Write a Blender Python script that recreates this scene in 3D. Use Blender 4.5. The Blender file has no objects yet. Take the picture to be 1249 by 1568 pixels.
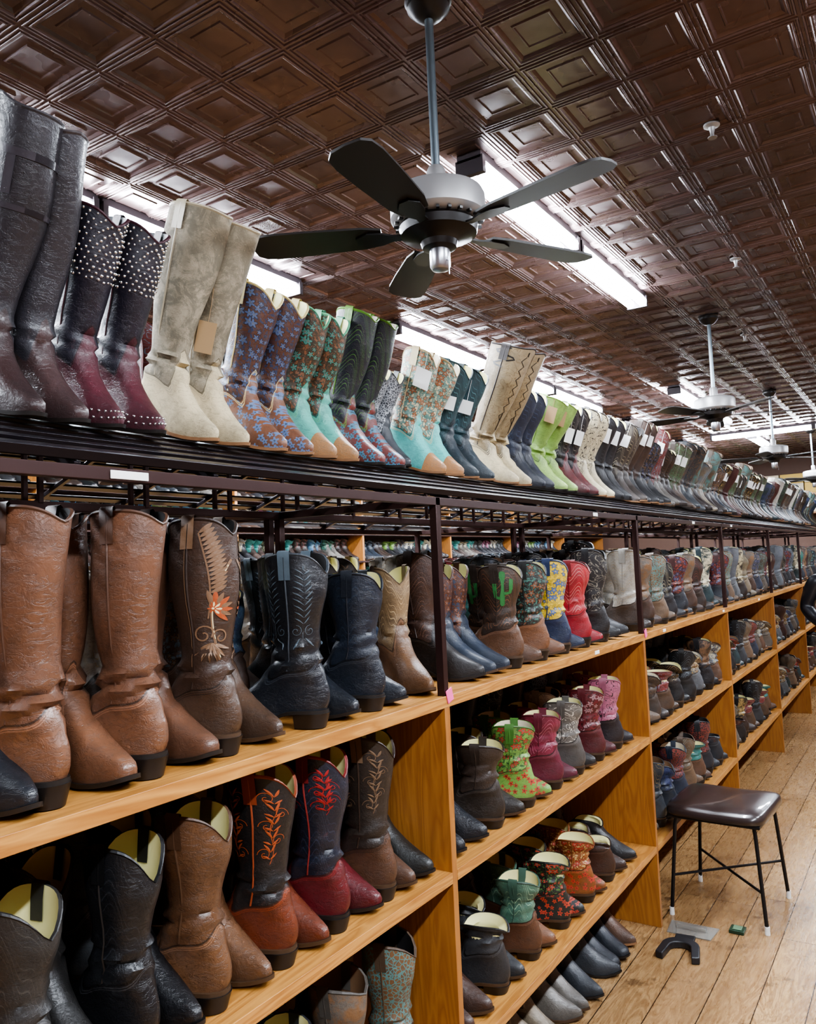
import bpy, bmesh, math, random
import numpy as np
from mathutils import Vector, Matrix
random.seed(23)
PI=math.pi
scn=bpy.context.scene
COL=scn.collection

# ---------------------------------------------------------------- node helpers
def newmat(name):
    m=bpy.data.materials.new(name); m.use_nodes=True
    nt=m.node_tree; nt.nodes.clear()
    out=nt.nodes.new('ShaderNodeOutputMaterial'); b=nt.nodes.new('ShaderNodeBsdfPrincipled')
    nt.links.new(b.outputs[0],out.inputs[0])
    return m,nt,b
def setin(nt,node,key,val):
    s=node.inputs[key]
    if isinstance(val,bpy.types.NodeSocket): nt.links.new(val,s)
    else:
        if isinstance(val,(tuple,list)) and len(val)==3 and s.type=='RGBA': val=(*val,1)
        s.default_value=val
def M(nt,op,a,b=0.0,c=None,clamp=False):
    n=nt.nodes.new('ShaderNodeMath'); n.operation=op; n.use_clamp=clamp
    setin(nt,n,0,a)
    setin(nt,n,1,b)
    if c is not None: setin(nt,n,2,c)
    return n.outputs[0]
def MIX(nt,fac,a,b,mode='MIX'):
    n=nt.nodes.new('ShaderNodeMix'); n.data_type='RGBA'; n.blend_type=mode
    setin(nt,n,0,fac); setin(nt,n,6,a); setin(nt,n,7,b)
    return n.outputs[2]
def NOISE(nt,vec,scale,detail=3,rough=.5,dist=0):
    n=nt.nodes.new('ShaderNodeTexNoise')
    if vec is not None: nt.links.new(vec,n.inputs['Vector'])
    n.inputs['Scale'].default_value=scale;n.inputs['Detail'].default_value=detail
    n.inputs['Roughness'].default_value=rough;n.inputs['Distortion'].default_value=dist
    return n.outputs[0]
def BUMP(nt,h,strength,dist=.002,normal=None):
    n=nt.nodes.new('ShaderNodeBump'); n.inputs['Strength'].default_value=strength
    n.inputs['Distance'].default_value=dist; nt.links.new(h,n.inputs['Height'])
    if normal is not None: nt.links.new(normal,n.inputs['Normal'])
    return n.outputs[0]
def COORD(nt): return nt.nodes.new('ShaderNodeTexCoord').outputs['Object']
def SEP(nt,v):
    n=nt.nodes.new('ShaderNodeSeparateXYZ'); nt.links.new(v,n.inputs[0]); return n.outputs
def COMB(nt,x,y,z=0.0):
    n=nt.nodes.new('ShaderNodeCombineXYZ'); setin(nt,n,0,x);setin(nt,n,1,y);setin(nt,n,2,z); return n.outputs[0]
def SMOOTH(nt,v,a,b):
    n=nt.nodes.new('ShaderNodeMapRange'); n.interpolation_type='SMOOTHSTEP'
    nt.links.new(v,n.inputs[0]); n.inputs[1].default_value=a;n.inputs[2].default_value=b
    n.inputs[3].default_value=0;n.inputs[4].default_value=1
    return n.outputs[0]
def simple(name,col,rough=.5,metal=0,noise=0,nscale=20,emit=None,bump=0,coat=0):
    m,nt,b=newmat(name)
    v=COORD(nt)
    nn=NOISE(nt,v,nscale,4)
    c=MIX(nt,M(nt,'MULTIPLY',nn,noise),col,tuple(x*.35 for x in col))
    nt.links.new(c,b.inputs['Base Color'])
    b.inputs['Roughness'].default_value=rough;b.inputs['Metallic'].default_value=metal
    b.inputs['Coat Weight'].default_value=coat
    if bump: nt.links.new(BUMP(nt,nn,bump,.003),b.inputs['Normal'])
    if emit:
        b.inputs['Emission Color'].default_value=(*emit[0],1);b.inputs['Emission Strength'].default_value=emit[1]
    return m

# ---------------------------------------------------------------- mesh builder
class MB:
    def __init__(s): s.v=[];s.f=[];s.m=[];s.sm=[]
    def add(s,vs,fs,mi=0,smooth=False):
        o=len(s.v); s.v+= [tuple(v) for v in vs]
        for f in fs: s.f.append([i+o for i in f]);s.m.append(mi);s.sm.append(smooth)
    def box(s,c,d,mi=0,R=None):
        vs=[]
        for x in(-.5,.5):
            for y in(-.5,.5):
                for z in(-.5,.5):
                    p=Vector((x*d[0],y*d[1],z*d[2]))
                    if R is not None:p=R@p
                    vs.append(p+Vector(c))
        s.add(vs,[(0,1,3,2),(4,6,7,5),(0,4,5,1),(2,3,7,6),(0,2,6,4),(1,5,7,3)],mi)
    def bbox(s,a,b,mi=0): s.box([(a[i]+b[i])/2 for i in range(3)],[abs(b[i]-a[i]) for i in range(3)],mi)
    def tube(s,pts,r,n=8,mi=0,caps=True):
        pts=[Vector(p) for p in pts]; rs=r if isinstance(r,(list,tuple)) else [r]*len(pts)
        vs=[];fs=[]; up=None
        for i,p in enumerate(pts):
            d=(pts[min(i+1,len(pts)-1)]-pts[max(i-1,0)]).normalized()
            if up is None: up=Vector((0,0,1)) if abs(d.z)<.9 else Vector((1,0,0))
            a=(up-d*up.dot(d)).normalized(); b=d.cross(a); up=a
            for k in range(n):
                t=2*PI*k/n; vs.append(p+(a*math.cos(t)+b*math.sin(t))*rs[i])
        for i in range(len(pts)-1):
            for k in range(n): fs.append((i*n+k,i*n+(k+1)%n,(i+1)*n+(k+1)%n,(i+1)*n+k))
        if caps: fs.append(tuple(range(n))[::-1]);fs.append(tuple((len(pts)-1)*n+k for k in range(n)))
        s.add(vs,fs,mi,True)
    def lathe(s,prof,c=(0,0,0),n=32,mi=0):
        vs=[];fs=[]
        for r,z in prof:
            for k in range(n):
                t=2*PI*k/n; vs.append((c[0]+r*math.cos(t),c[1]+r*math.sin(t),c[2]+z))
        for i in range(len(prof)-1):
            for k in range(n): fs.append((i*n+k,i*n+(k+1)%n,(i+1)*n+(k+1)%n,(i+1)*n+k))
        fs.append(tuple(range(n)));fs.append(tuple((len(prof)-1)*n+k for k in range(n)))
        s.add(vs,fs,mi,True)
    def mesh(s,name,mats,sharp=35,fix=True):
        me=bpy.data.meshes.new(name); me.from_pydata(s.v,[],s.f)
        me.polygons.foreach_set('material_index',s.m); me.polygons.foreach_set('use_smooth',[True]*len(s.f))
        for m in mats: me.materials.append(m)
        if fix:
            bm=bmesh.new();bm.from_mesh(me);bmesh.ops.recalc_face_normals(bm,faces=bm.faces);bm.to_mesh(me);bm.free()
        me.set_sharp_from_angle(angle=math.radians(sharp)); me.update()
        return me
    def obj(s,name,mats,sharp=35,loc=(0,0,0),bevel=0,parent=None):
        o=bpy.data.objects.new(name,s.mesh(name,mats,sharp)); COL.objects.link(o); o.location=loc
        if bevel:
            b=o.modifiers.new('bevel','BEVEL');b.width=bevel;b.segments=2;b.limit_method='ANGLE'
        if parent:o.parent=parent
        return o
def empty(name,loc=(0,0,0)):
    o=bpy.data.objects.new(name,None);COL.objects.link(o);o.location=loc;o.empty_display_size=.1;return o

# ---------------------------------------------------------------- boot leather material
def hexc(h):
    h=h.lstrip('#');c=[int(h[i:i+2],16)/255 for i in(0,2,4)]
    return tuple((x/12.92 if x<=.04045 else ((x+.055)/1.055)**2.4) for x in c)
def floral(nt,vec2,scale,r0,petals):
    sc=nt.nodes.new('ShaderNodeVectorMath');sc.operation='SCALE';nt.links.new(vec2,sc.inputs[0]);sc.inputs[3].default_value=scale
    vo=nt.nodes.new('ShaderNodeTexVoronoi');vo.voronoi_dimensions='2D';vo.inputs['Scale'].default_value=1;vo.inputs['Randomness'].default_value=.85
    nt.links.new(sc.outputs[0],vo.inputs['Vector'])
    d=nt.nodes.new('ShaderNodeVectorMath');d.operation='SUBTRACT';nt.links.new(sc.outputs[0],d.inputs[0]);nt.links.new(vo.outputs['Position'],d.inputs[1])
    s=SEP(nt,d.outputs[0])
    cs=SEP(nt,vo.outputs['Color'])
    th=M(nt,'ADD',M(nt,'ARCTAN2',s[1],s[0]),M(nt,'MULTIPLY',cs[0],6.0)); ln=vo.outputs['Distance']
    rr=M(nt,'MULTIPLY',M(nt,'MULTIPLY_ADD',M(nt,'COSINE',M(nt,'MULTIPLY',th,petals)),r0*.35,r0),M(nt,'MULTIPLY_ADD',cs[1],.6,.6))
    mask=M(nt,'LESS_THAN',ln,rr); core=M(nt,'LESS_THAN',ln,M(nt,'MULTIPLY',rr,.3))
    edge=M(nt,'LESS_THAN',M(nt,'ABSOLUTE',M(nt,'SUBTRACT',ln,rr)),.06)
    return mask,core,edge
def leather(name,shaft,foot=None,trim=None,pat=None,pc=(.8,.7,.5),pc2=None,fpat=None,fpc=None,rough=.44,mottle=.65,line=True,coat=.12,crink=.3):
    foot=foot or shaft; pc2=pc2 or pc; fpc=fpc or pc
    m,nt,b=newmat(name)
    def attr(n):
        a=nt.nodes.new('ShaderNodeAttribute');a.attribute_name=n;return a.outputs['Fac']
    ua=attr('ua');vz=attr('vz');zone=attr('zone');obj=COORD(nt)
    isf=M(nt,'LESS_THAN',zone,0.0)
    n1=NOISE(nt,obj,14,5,.65);n2=NOISE(nt,obj,260,2)
    vec=COMB(nt,M(nt,'MULTIPLY',ua,.052),vz)
    so=SEP(nt,obj); fvec=COMB(nt,so[0],so[2])
    mot=M(nt,'MULTIPLY',SMOOTH(nt,n1,.35,.72),mottle)
    sc=MIX(nt,mot,shaft,tuple(x*.35 for x in shaft))
    fc=MIX(nt,mot,foot,tuple(x*.35 for x in foot))
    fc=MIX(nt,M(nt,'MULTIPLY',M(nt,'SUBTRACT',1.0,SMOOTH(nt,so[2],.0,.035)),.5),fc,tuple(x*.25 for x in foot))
    relief=n2
    if pat in('stitch','flame'):
        c2=M(nt,'COSINE',M(nt,'MULTIPLY',ua,2.0)); c4=M(nt,'COSINE',M(nt,'MULTIPLY',ua,8.0 if pat=='stitch' else 4.0))
        g=M(nt,'MULTIPLY_ADD',vz,26.0 if pat=='stitch' else 34.0,M(nt,'MULTIPLY_ADD',c2,1.5,M(nt,'MULTIPLY',c4,.4 if pat=='stitch' else 1.3)))
        fr=M(nt,'ABSOLUTE',M(nt,'SUBTRACT',M(nt,'FRACT',M(nt,'MULTIPLY',g,2.0)),.5))
        ln=M(nt,'LESS_THAN',fr,.08)
        fr2=M(nt,'ABSOLUTE',M(nt,'SUBTRACT',M(nt,'FRACT',M(nt,'MULTIPLY',g,.4)),.5))
        gate=M(nt,'GREATER_THAN',fr2,.2)
        ln=M(nt,'MULTIPLY',ln,gate)
        ln=M(nt,'MULTIPLY',ln,M(nt,'GREATER_THAN',zone,.012))
        sc=MIX(nt,M(nt,'MULTIPLY',ln,.8),sc,pc); relief=M(nt,'ADD',relief,M(nt,'MULTIPLY',ln,1.5))
    if pat=='floral':
        vn=NOISE(nt,vec,34,1,.4,1.8)
        vine=M(nt,'LESS_THAN',M(nt,'ABSOLUTE',M(nt,'SUBTRACT',M(nt,'FRACT',M(nt,'MULTIPLY',vn,5.0)),.5)),.07)
        mk,co,ed=floral(nt,vec,40,.34,5); mk2,_,_e=floral(nt,vec,66,.27,2)
        sc=MIX(nt,vine,sc,pc2)
        sc=MIX(nt,mk2,sc,pc2); sc=MIX(nt,mk,sc,pc); sc=MIX(nt,co,sc,tuple(min(1,x*.4+.1) for x in pc2))
        sc=MIX(nt,M(nt,'MULTIPLY',ed,.8),sc,tuple(x*.2 for x in shaft))
        relief=M(nt,'ADD',relief,M(nt,'MULTIPLY',mk,1.2))
    if pat=='scroll':
        n=NOISE(nt,vec,26,1,.4,1.6)
        ln=M(nt,'LESS_THAN',M(nt,'ABSOLUTE',M(nt,'SUBTRACT',M(nt,'FRACT',M(nt,'MULTIPLY',n,5.0)),.5)),.09)
        sc=MIX(nt,ln,sc,pc); relief=M(nt,'ADD',relief,ln)
    if pat=='snake' or fpat=='snake':
        vo=nt.nodes.new('ShaderNodeTexVoronoi');vo.feature='DISTANCE_TO_EDGE';vo.inputs['Scale'].default_value=95;nt.links.new(obj,vo.inputs['Vector'])
        e=M(nt,'LESS_THAN',vo.outputs['Distance'],.09)
        if pat=='snake': sc=MIX(nt,SMOOTH(nt,NOISE(nt,obj,30,2),.45,.55),sc,pc2); sc=MIX(nt,e,sc,pc)
        if fpat=='snake': fc=MIX(nt,e,fc,fpc)
        relief=M(nt,'SUBTRACT',relief,e)
    if pat=='mottle':
        sc=MIX(nt,SMOOTH(nt,NOISE(nt,obj,20,7,.75,.8),.42,.58),sc,pc)
    if fpat=='floral':
        mk,co,ed=floral(nt,fvec,46,.36,5); fc=MIX(nt,mk,fc,fpc); fc=MIX(nt,co,fc,tuple(x*.3 for x in fpc))
    if fpat=='tip':
        fc=MIX(nt,M(nt,'GREATER_THAN',so[0],.2),fc,fpc)
    c=MIX(nt,isf,sc,fc)
    # creases and scuffs worn into the hide; crease shade darkened into the colour
    cs=nt.nodes.new('ShaderNodeMapping');nt.links.new(obj,cs.inputs[0]);cs.inputs['Scale'].default_value=(1,1,2.6)
    crs=NOISE(nt,cs.outputs[0],24,4,.6,1.4)
    crease=M(nt,'SUBTRACT',1.0,SMOOTH(nt,M(nt,'ABSOLUTE',M(nt,'SUBTRACT',crs,.5)),.0,.03))
    c=MIX(nt,M(nt,'MULTIPLY',crease,.35),c,tuple(x*.2 for x in foot))
    sf=M(nt,'MULTIPLY',SMOOTH(nt,NOISE(nt,obj,48,6,.8,.5),.60,.72),.28)
    c=MIX(nt,sf,c,tuple(min(1,x*1.6+.03) for x in foot))
    if line:
        tc=trim or tuple(min(1,x*1.5+.02) for x in foot)
        az=M(nt,'ABSOLUTE',zone)
        c=MIX(nt,M(nt,'LESS_THAN',az,.0018),c,tuple(x*.25 for x in foot))
        c=MIX(nt,M(nt,'LESS_THAN',M(nt,'ABSOLUTE',M(nt,'ADD',zone,.005)),.0009),c,tc)
        c=MIX(nt,M(nt,'LESS_THAN',M(nt,'ABSOLUTE',M(nt,'ADD',zone,.009)),.0009),c,tc)
        relief=M(nt,'SUBTRACT',relief,M(nt,'LESS_THAN',az,.002))
    nt.links.new(c,b.inputs['Base Color'])
    r=M(nt,'ADD',M(nt,'MULTIPLY_ADD',n1,.4,rough-.16),sf); nt.links.new(r,b.inputs['Roughness'])
    b.inputs['Coat Weight'].default_value=coat; b.inputs['Coat Roughness'].default_value=.28
    hgt=M(nt,'SUBTRACT',NOISE(nt,obj,30,4,.6,.6),M(nt,'MULTIPLY',crease,.25))
    nb=BUMP(nt,hgt,crink,.008)
    nt.links.new(BUMP(nt,relief,.3,.0012,nb),b.inputs['Normal'])
    return m

def sstep(t): t=max(0,min(1,t)); return t*t*(3-2*t)
class Boot:
    def __init__(s,H=.40,L=.285,toe='snip',hh=.038,dip=.05,hwt=.053,dpt=.145,wr=.0035,lean=0,seg=28,studs=None,decals=(),tag=None,strap=True,side=.0,slouch=0,ph=0.0):
        s.__dict__.update(locals()); s.Hs=H-hh
        z=[0,.008,.018,.028,.038,.047,.056,.065,.075,.087,.10,.110,.12,.13,.14,.15]
        k=L
        xf=[k*q for q in(.995,1,.985,.935,.855,.775,.70,.635,.575,.52,.48,.46,.447,.438,.43,.425)]
        xb=[.006,.001,-.003,-.004,-.004,-.003,0,.003,.006,.010,.013,.015,.0165,.0175,.018,.018]
        hw=[.04]*8+[.042,.042,.041,.040,.040,.040,.040,.040]
        if s.Hs<.16:
            while z and z[-1]>s.Hs-.012: z.pop();xf.pop();xb.pop();hw.pop()
            nsh=2
        else: nsh=11
        z0=z[-1];x0=xf[-1];b0=xb[-1];h0=hw[-1]
        for i in range(1,nsh+1):
            t=i/nsh
            ht=1 if s.Hs>=.16 else .3
            mid=(b0+x0)/2-.002
            z.append(z0+(s.Hs-z0)*t)
            e=sstep(min(1,t*1.5))*.75+t*.25
            xf.append(x0+((mid+dpt/2)-x0)*e*ht);xb.append(b0+((mid-dpt/2)-b0)*e*ht);hw.append(h0+(hwt-h0)*e*ht)
        s.z,s.xf,s.xb,s.hw=map(np.array,(z,xf,xb,hw))
        te={'snip':.018,'point':.010,'square':.033,'round':.027}[toe]
        s.wx=np.array([0,.1,.25,.4,.55,.68,.8,.9,1.0])
        s.wy=np.array([.028,.034,.033,.031,.038,.043,.037,.5*(.037+te),te])
        s.te=.5 if toe in('square','round') else .62
    def sole(s,x):
        L=s.L; t=sstep((x/L-.25)/.36)
        return s.hh*(1-t)+.009*t+.016*max(0,(x/L-.70)/.30)**2
    def P(s,a,z,off=0.0):
        xf=np.interp(z,s.z,s.xf);xb=np.interp(z,s.z,s.xb);hw=np.interp(z,s.z,s.hw)
        c=math.cos(a);q=math.sin(a)
        x=(xf+xb)/2+((xf-xb)/2+off)*c
        wf=np.interp(x/s.L,s.wx,s.wy); aq=abs(q)
        yf=wf*aq**s.te*(1-.25*min(1,z/.08)**1.5)
        ys=hw*aq**.92
        w=sstep((z-.025)/.085); y=((1-w)*yf+w*ys+off*aq)*(1 if q>=0 else -1)
        zz=z+s.sole(x)*(1-sstep(z/.12))+s.hh*sstep(z/.12)
        t=max(0,(z-.5*s.Hs)/(.5*s.Hs)); am=abs(a if a<=PI else a-2*PI)
        dd=1.0*math.exp(-(am/.55)**1.5)+.95*math.exp(-((PI-am)/.55)**1.5)
        zz-=t**2*(s.dip*dd)+t**2*s.side*math.exp(-((am-PI/2)/.4)**2)
        g=math.exp(-((z-.125)/.035)**2)
        wv=s.wr*(math.sin(z*190+c*2.6+s.ph)+.6*math.sin(z*330-q*3+s.ph*2))*g
        g2=math.exp(-((z-.065)/.02)**2)*max(0,c)
        x+=wv*c*1.2+s.wr*.5*math.sin(z*300+q*4)*g2; y+=wv*q
        u=max(0,z-.15)/.3
        y+=.005*math.sin(u*4+s.ph+c)*min(1,u*3); x+=.004*math.sin(u*5+s.ph*1.7+q*2)*min(1,u*3)
        x+=s.lean*max(0,z-.1)
        x+=-s.slouch*math.sin(max(0,z-.12)/max(.05,s.Hs-.12)*PI)
        return (x,y,zz)
    def build(s,name,mats):
        mb=MB();S=s.seg; ua=[];vz=[];zn=[]
        def zone(a,z):
            am=abs(a if a<=PI else a-2*PI)
            B=.086+.075*math.exp(-(am/.5)**2)+.03*math.exp(-((PI-am)/.6)**2)-.012*math.exp(-((am-1.1)/.3)**2)
            return z-B
        lv=list(s.z)
        for z in lv:
            for k in range(S):
                a=2*PI*k/S; mb.v.append(s.P(a,z)); ua.append(a if a<=PI else 2*PI-a); vz.append(z); zn.append(zone(a,z))
        n=len(lv)
        for i in range(n-1):
            for k in range(S): mb.f.append([i*S+k,i*S+(k+1)%S,(i+1)*S+(k+1)%S,(i+1)*S+k]);mb.m.append(0)
        o=len(mb.v); zlo=max(.6*s.Hs,.19) if s.Hs>.22 else .7*s.Hs
        zi=[s.Hs]+[s.Hs-(s.Hs-zlo)*t for t in(.15,.4,.7,1)]
        for z in zi:
            for k in range(S):
                a=2*PI*k/S;mb.v.append(s.P(a,z,-.0045));ua.append(0);vz.append(z);zn.append(1)
        for k in range(S): mb.f.append([(n-1)*S+k,(n-1)*S+(k+1)%S,o+(k+1)%S,o+k]);mb.m.append(2)
        for i in range(len(zi)-1):
            for k in range(S): mb.f.append([o+i*S+k,o+i*S+(k+1)%S,o+(i+1)*S+(k+1)%S,o+(i+1)*S+k]);mb.m.append(1)
        mb.f.append([o+(len(zi)-1)*S+k for k in range(S)]);mb.m.append(4)
        for k in range(S):
            a=2*PI*k/S;b=2*PI*(k+1)/S
            q=[s.P(a,s.Hs+.0005,.0005),s.P(b,s.Hs+.0005,.0005),s.P(b,s.Hs-.003,.0022),s.P(a,s.Hs-.003,.0022),s.P(b,s.Hs-.0065,.0),s.P(a,s.Hs-.0065,.0)]
            mb.add(q,[[0,1,2,3],[3,2,4,5]],2)
        T=[];Bt=[]
        for k in range(S):
            a=2*PI*k/S; x,y,_=s.P(a,0)
            px=x+.005*math.cos(a);py=y+(.005 if y>0 else -.005)*min(1,abs(math.sin(a))*2)
            zt=s.sole(x); T.append((px,py,zt+.001));Bt.append((px,py,zt-.0065))
        fs=[[k,(k+1)%S,S+(k+1)%S,S+k] for k in range(S)]
        for k in range(0,S//2):
            a_,b_=k,(k+1);c_,d_=(S-k)%S,(S-k-1)
            if a_!=c_ and b_!=d_:
                fs.append([a_,b_,d_,c_]);fs.append([S+a_,S+b_,S+d_,S+c_])
            elif a_==c_: fs.append([a_,b_,d_]);fs.append([S+a_,S+b_,S+d_])
            else: fs.append([a_,b_,c_]);fs.append([S+a_,S+b_,S+c_])
        mb.add(T+Bt,fs,3)
        rings=[]
        for t in(0,.5,1):
            z=(s.hh-.006)*(1-t)+.0*t; ins=.004*t; r=[]
            x0=.000+.010*t; x1=.072-.002*t; w=.0325-ins
            for k in range(13):
                a=PI/2+PI*k/12; r.append((x0+.032+ .034*math.cos(a),w*math.sin(a),z))
            r.append((x1,-w*.95,z));r.append((x1,w*.95,z)); rings.append(r)
        m=len(rings[0]);fs=[]
        for i in range(2):
            for k in range(m): fs.append([i*m+k,i*m+(k+1)%m,(i+1)*m+(k+1)%m,(i+1)*m+k])
        fs.append(list(range(m)));fs.append([2*m+k for k in range(m)])
        mb.add([p for r in rings for p in r],fs,4)
        for sg in(1,-1):
            a0=sg*PI/2
            if s.Hs>.18:
                pts=[.088+(s.Hs-.09)*i/10 for i in range(11)]
                vs=[];fs=[]
                for z in pts:
                    for da,of in((-.035,.0),(-.012,.0022),(.012,.0022),(.035,.0)): vs.append(s.P(a0+da,z,of))
                for i in range(10):
                    for k in range(3): fs.append([i*4+k,i*4+k+1,i*4+k+5,i*4+k+4])
                mb.add(vs,fs,2)
            if s.strap and s.Hs>.18:
                vs=[];fs=[];q=[(s.Hs-.06,.003,0),(s.Hs-.02,.003,0),(s.Hs,.0035,.002),(s.Hs,-.001,.006),(s.Hs,-.007,.003),(s.Hs-.02,-.009,0),(s.Hs-.055,-.009,0)]
                for z,of,up in q:
                    for da in(-.2,.2):
                        p=s.P(a0+da,z,of);vs.append((p[0],p[1],p[2]+up))
                for i in range(len(q)-1): fs.append([i*2,i*2+1,i*2+3,i*2+2])
                mb.add(vs,fs,5)
        for d in s.decals:
            if d[0]=='r':
                pts,w,mi=d[1],d[2],d[3]; vs=[];fs=[]
                for i,(a,z) in enumerate(pts):
                    a1,z1=pts[min(i+1,len(pts)-1)];a2,z2=pts[max(i-1,0)]
                    dx,dz=(a1-a2)*.05,z1-z2;l=math.hypot(dx,dz) or 1
                    nx,nz=-dz/l*w/2,dx/l*w/2
                    vs.append(s.P(a+nx/.05,z+nz,.0014));vs.append(s.P(a-nx/.05,z-nz,.0014))
                for i in range(len(pts)-1): fs.append([2*i,2*i+1,2*i+3,2*i+2])
                mb.add(vs,fs,mi)
            elif d[0]=='p':
                pts,mi=d[1],d[2]; of=d[3] if len(d)>3 else .0018
                ca=sum(p[0] for p in pts)/len(pts);cz=sum(p[1] for p in pts)/len(pts)
                vs=[s.P(ca,cz,of+.0008)]+[s.P(a,z,of) for a,z in pts]
                mb.add(vs,[[0,1+i,1+(i+1)%len(pts)] for i in range(len(pts))],mi)
        if s.studs:
            for a,z,r in s.studs:
                c=Vector(s.P(a,z,0));e=Vector(s.P(a,z,.01));nn=(e-c).normalized()
                u=nn.orthogonal().normalized();v=nn.cross(u)
                vs=[];fs=[]
                for j,(rr,hh_) in enumerate(((1,0),(.75,.6))):
                    for k in range(7):
                        t=2*PI*k/7;vs.append(c+(u*math.cos(t)+v*math.sin(t))*r*rr+nn*r*hh_)
                vs.append(c+nn*r*.85)
                for k in range(7): fs.append([k,(k+1)%7,7+(k+1)%7,7+k]);fs.append([7+k,7+(k+1)%7,14])
                mb.add(vs,fs,6,True)
        if s.tag:
            a,z,w,h=s.tag
            p=Vector(s.P(a,z,.008));t=(Vector(s.P(a+.1,z,.008))-p).normalized()
            up=Vector((0,0,1)); hw_=t*w/2
            nrm=t.cross(up)
            q=[p-hw_,p+hw_,p+hw_-up*h,p-hw_-up*h]
            mb.add([v for v in q]+[v+nrm*.001 for v in q],[[0,1,2,3],[4,5,6,7],[0,1,5,4],[1,2,6,5],[2,3,7,6],[3,0,4,7]],7)
            top=Vector(s.P(a,min(s.Hs,z+.08),.002))
            mb.tube([top,(top+p)/2+nrm*-.003,p-up*.005],.0008,4,7)
        me=bpy.data.meshes.new(name);me.from_pydata([tuple(v) for v in mb.v],[],mb.f)
        me.polygons.foreach_set('material_index',mb.m);me.polygons.foreach_set('use_smooth',[True]*len(mb.f))
        for m_ in mats: me.materials.append(m_)
        N=len(mb.v)
        for nm,arr in(('ua',ua),('vz',vz),('zone',zn)):
            at=me.attributes.new(nm,'FLOAT','POINT'); arr=list(arr)+[1.0]*(N-len(arr)); at.data.foreach_set('value',arr)
        bm=bmesh.new();bm.from_mesh(me);bmesh.ops.recalc_face_normals(bm,faces=bm.faces);bm.to_mesh(me);bm.free()
        me.set_sharp_from_angle(angle=math.radians(55))
        return me

# shared boot materials
LIN_Y=simple('lining_yellow',hexc('dcd69a'),.6,noise=.25)
LIN_C=simple('lining_cream',hexc('d8cdb2'),.6,noise=.25)
LIN_B=simple('lining_brown',hexc('75583f'),.6,noise=.3)
LIN_K=simple('lining_black',hexc('1d1b1b'),.6,noise=.3)
SOLE_B=simple('sole_brown',hexc('44301f'),.5,noise=.4,nscale=60)
SOLE_K=simple('sole_black',hexc('1c1714'),.45,noise=.4,nscale=60)
SOLE_T=simple('sole_tan',hexc('8a6444'),.5,noise=.4,nscale=60)
HEEL_K=simple('heel_dark',hexc('17110e'),.4,noise=.3)
HEEL_B=simple('heel_brown',hexc('3c281e'),.4,noise=.3)
STUD=simple('stud_silver',(.85,.85,.88),.2,1)
TAGW=simple('tag_white',(.88,.88,.86),.6);TAGK=simple('tag_kraft',hexc('a88a64'),.7)
def flat(c,r=.5): return simple('accent',c,r,noise=.25,nscale=90,bump=.2)
CREAM=flat(hexc('d8c79a'));ORG=flat(hexc('9c4a26'));GRN=flat(hexc('2f6f3a'));RED=flat(hexc('8d1f1f'))

def mk(name,kw,shaft,foot=None,trim=None,pat=None,pc=None,lin=None,sole=None,heel=None,acc=None,tagm=None,decm=None,**lk):
    S=hexc(shaft);F=hexc(foot) if foot else S
    T=hexc(trim) if trim else tuple(x*.55 for x in S)
    pcx=hexc(pc) if pc else (.6,.5,.3)
    for q in('pc2','fpc'):
        if q in lk and isinstance(lk[q],str): lk[q]=hexc(lk[q])
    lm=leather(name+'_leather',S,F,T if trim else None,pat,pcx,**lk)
    tm=flat(T); 
    mats=[lm,lin or LIN_Y,tm,sole or SOLE_B,heel or HEEL_K,acc or tm,decm or STUD,tagm or TAGW]
    kw=dict(kw);kw.setdefault('ph',random.uniform(0,6))
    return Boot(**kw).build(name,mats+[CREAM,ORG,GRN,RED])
def both(dec):
    o=[]
    for d in dec:
        o.append(d); o.append((d[0],[(-a,z) for a,z in d[1]])+tuple(d[2:]))
    return o
def spiral(ac,zc,r,turn,start,sg,w,mi):
    pts=[]
    for i in range(22):
        t=i/21; th=start+sg*turn*2*PI*t; rr=r*(1-t*.85)
        pts.append((ac+rr*math.cos(th)/.05,zc+rr*math.sin(th)))
    return('r',pts,w,mi)
def leaf(ac,zc,ang,l,w,mi):
    pts=[]
    for i in range(12):
        t=i/11; x=l*t;y=w*math.sin(PI*t)**.8
        pts.append((x,y+.15*l*t*t))
    for i in range(10,0,-1):
        t=i/11; x=l*t;y=-w*math.sin(PI*t)**.8; pts.append((x,y+.15*l*t*t))
    ca,sa=math.cos(ang),math.sin(ang)
    return('p',[(ac+(x*ca-y*sa)/.05,zc+x*sa+y*ca) for x,y in pts],mi)
def curve(pts,w,mi): return('r',pts,w,mi)
def blossom(ac,zc,r,n,mi,mc=8):
    pts=[(ac+r*(.7+.3*math.cos(n*t*2*PI/40))*math.cos(t*2*PI/40)/.05,zc+r*(.7+.3*math.cos(n*t*2*PI/40))*math.sin(t*2*PI/40)) for t in range(40)]
    c=[(ac+r*.25*math.cos(t*PI/5)/.05,zc+r*.25*math.sin(t*PI/5)) for t in range(10)]
    return[('p',pts,mi),('p',c,mc,.0030)]
def scrollset(mi,zb=.2,zt=.36,a0=PI*.72,w=.0013):
    o=[]
    for k,zc in enumerate(np.linspace(zb,zt-.015,5)):
        sg=1 if k%2 else -1
        o.append(spiral(a0+sg*.24,zc,.014,1.3,0 if k%2 else PI,sg,w,mi))
        for q in(-1,1):
            o.append(leaf(a0,zc+.004,PI/2+q*.55,.022,.0022,mi))
            o.append(leaf(a0,zc-.010,PI/2-q*.95,.018,.002,mi))
    o.append(curve([(a0+.12*math.sin(t*.6),zb-.02+(zt-zb)*t/14) for t in range(15)],w,mi))
    return both(o)+both([(d[0],[(PI-a,z) for a,z in d[1]])+tuple(d[2:]) for d in o])
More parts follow.
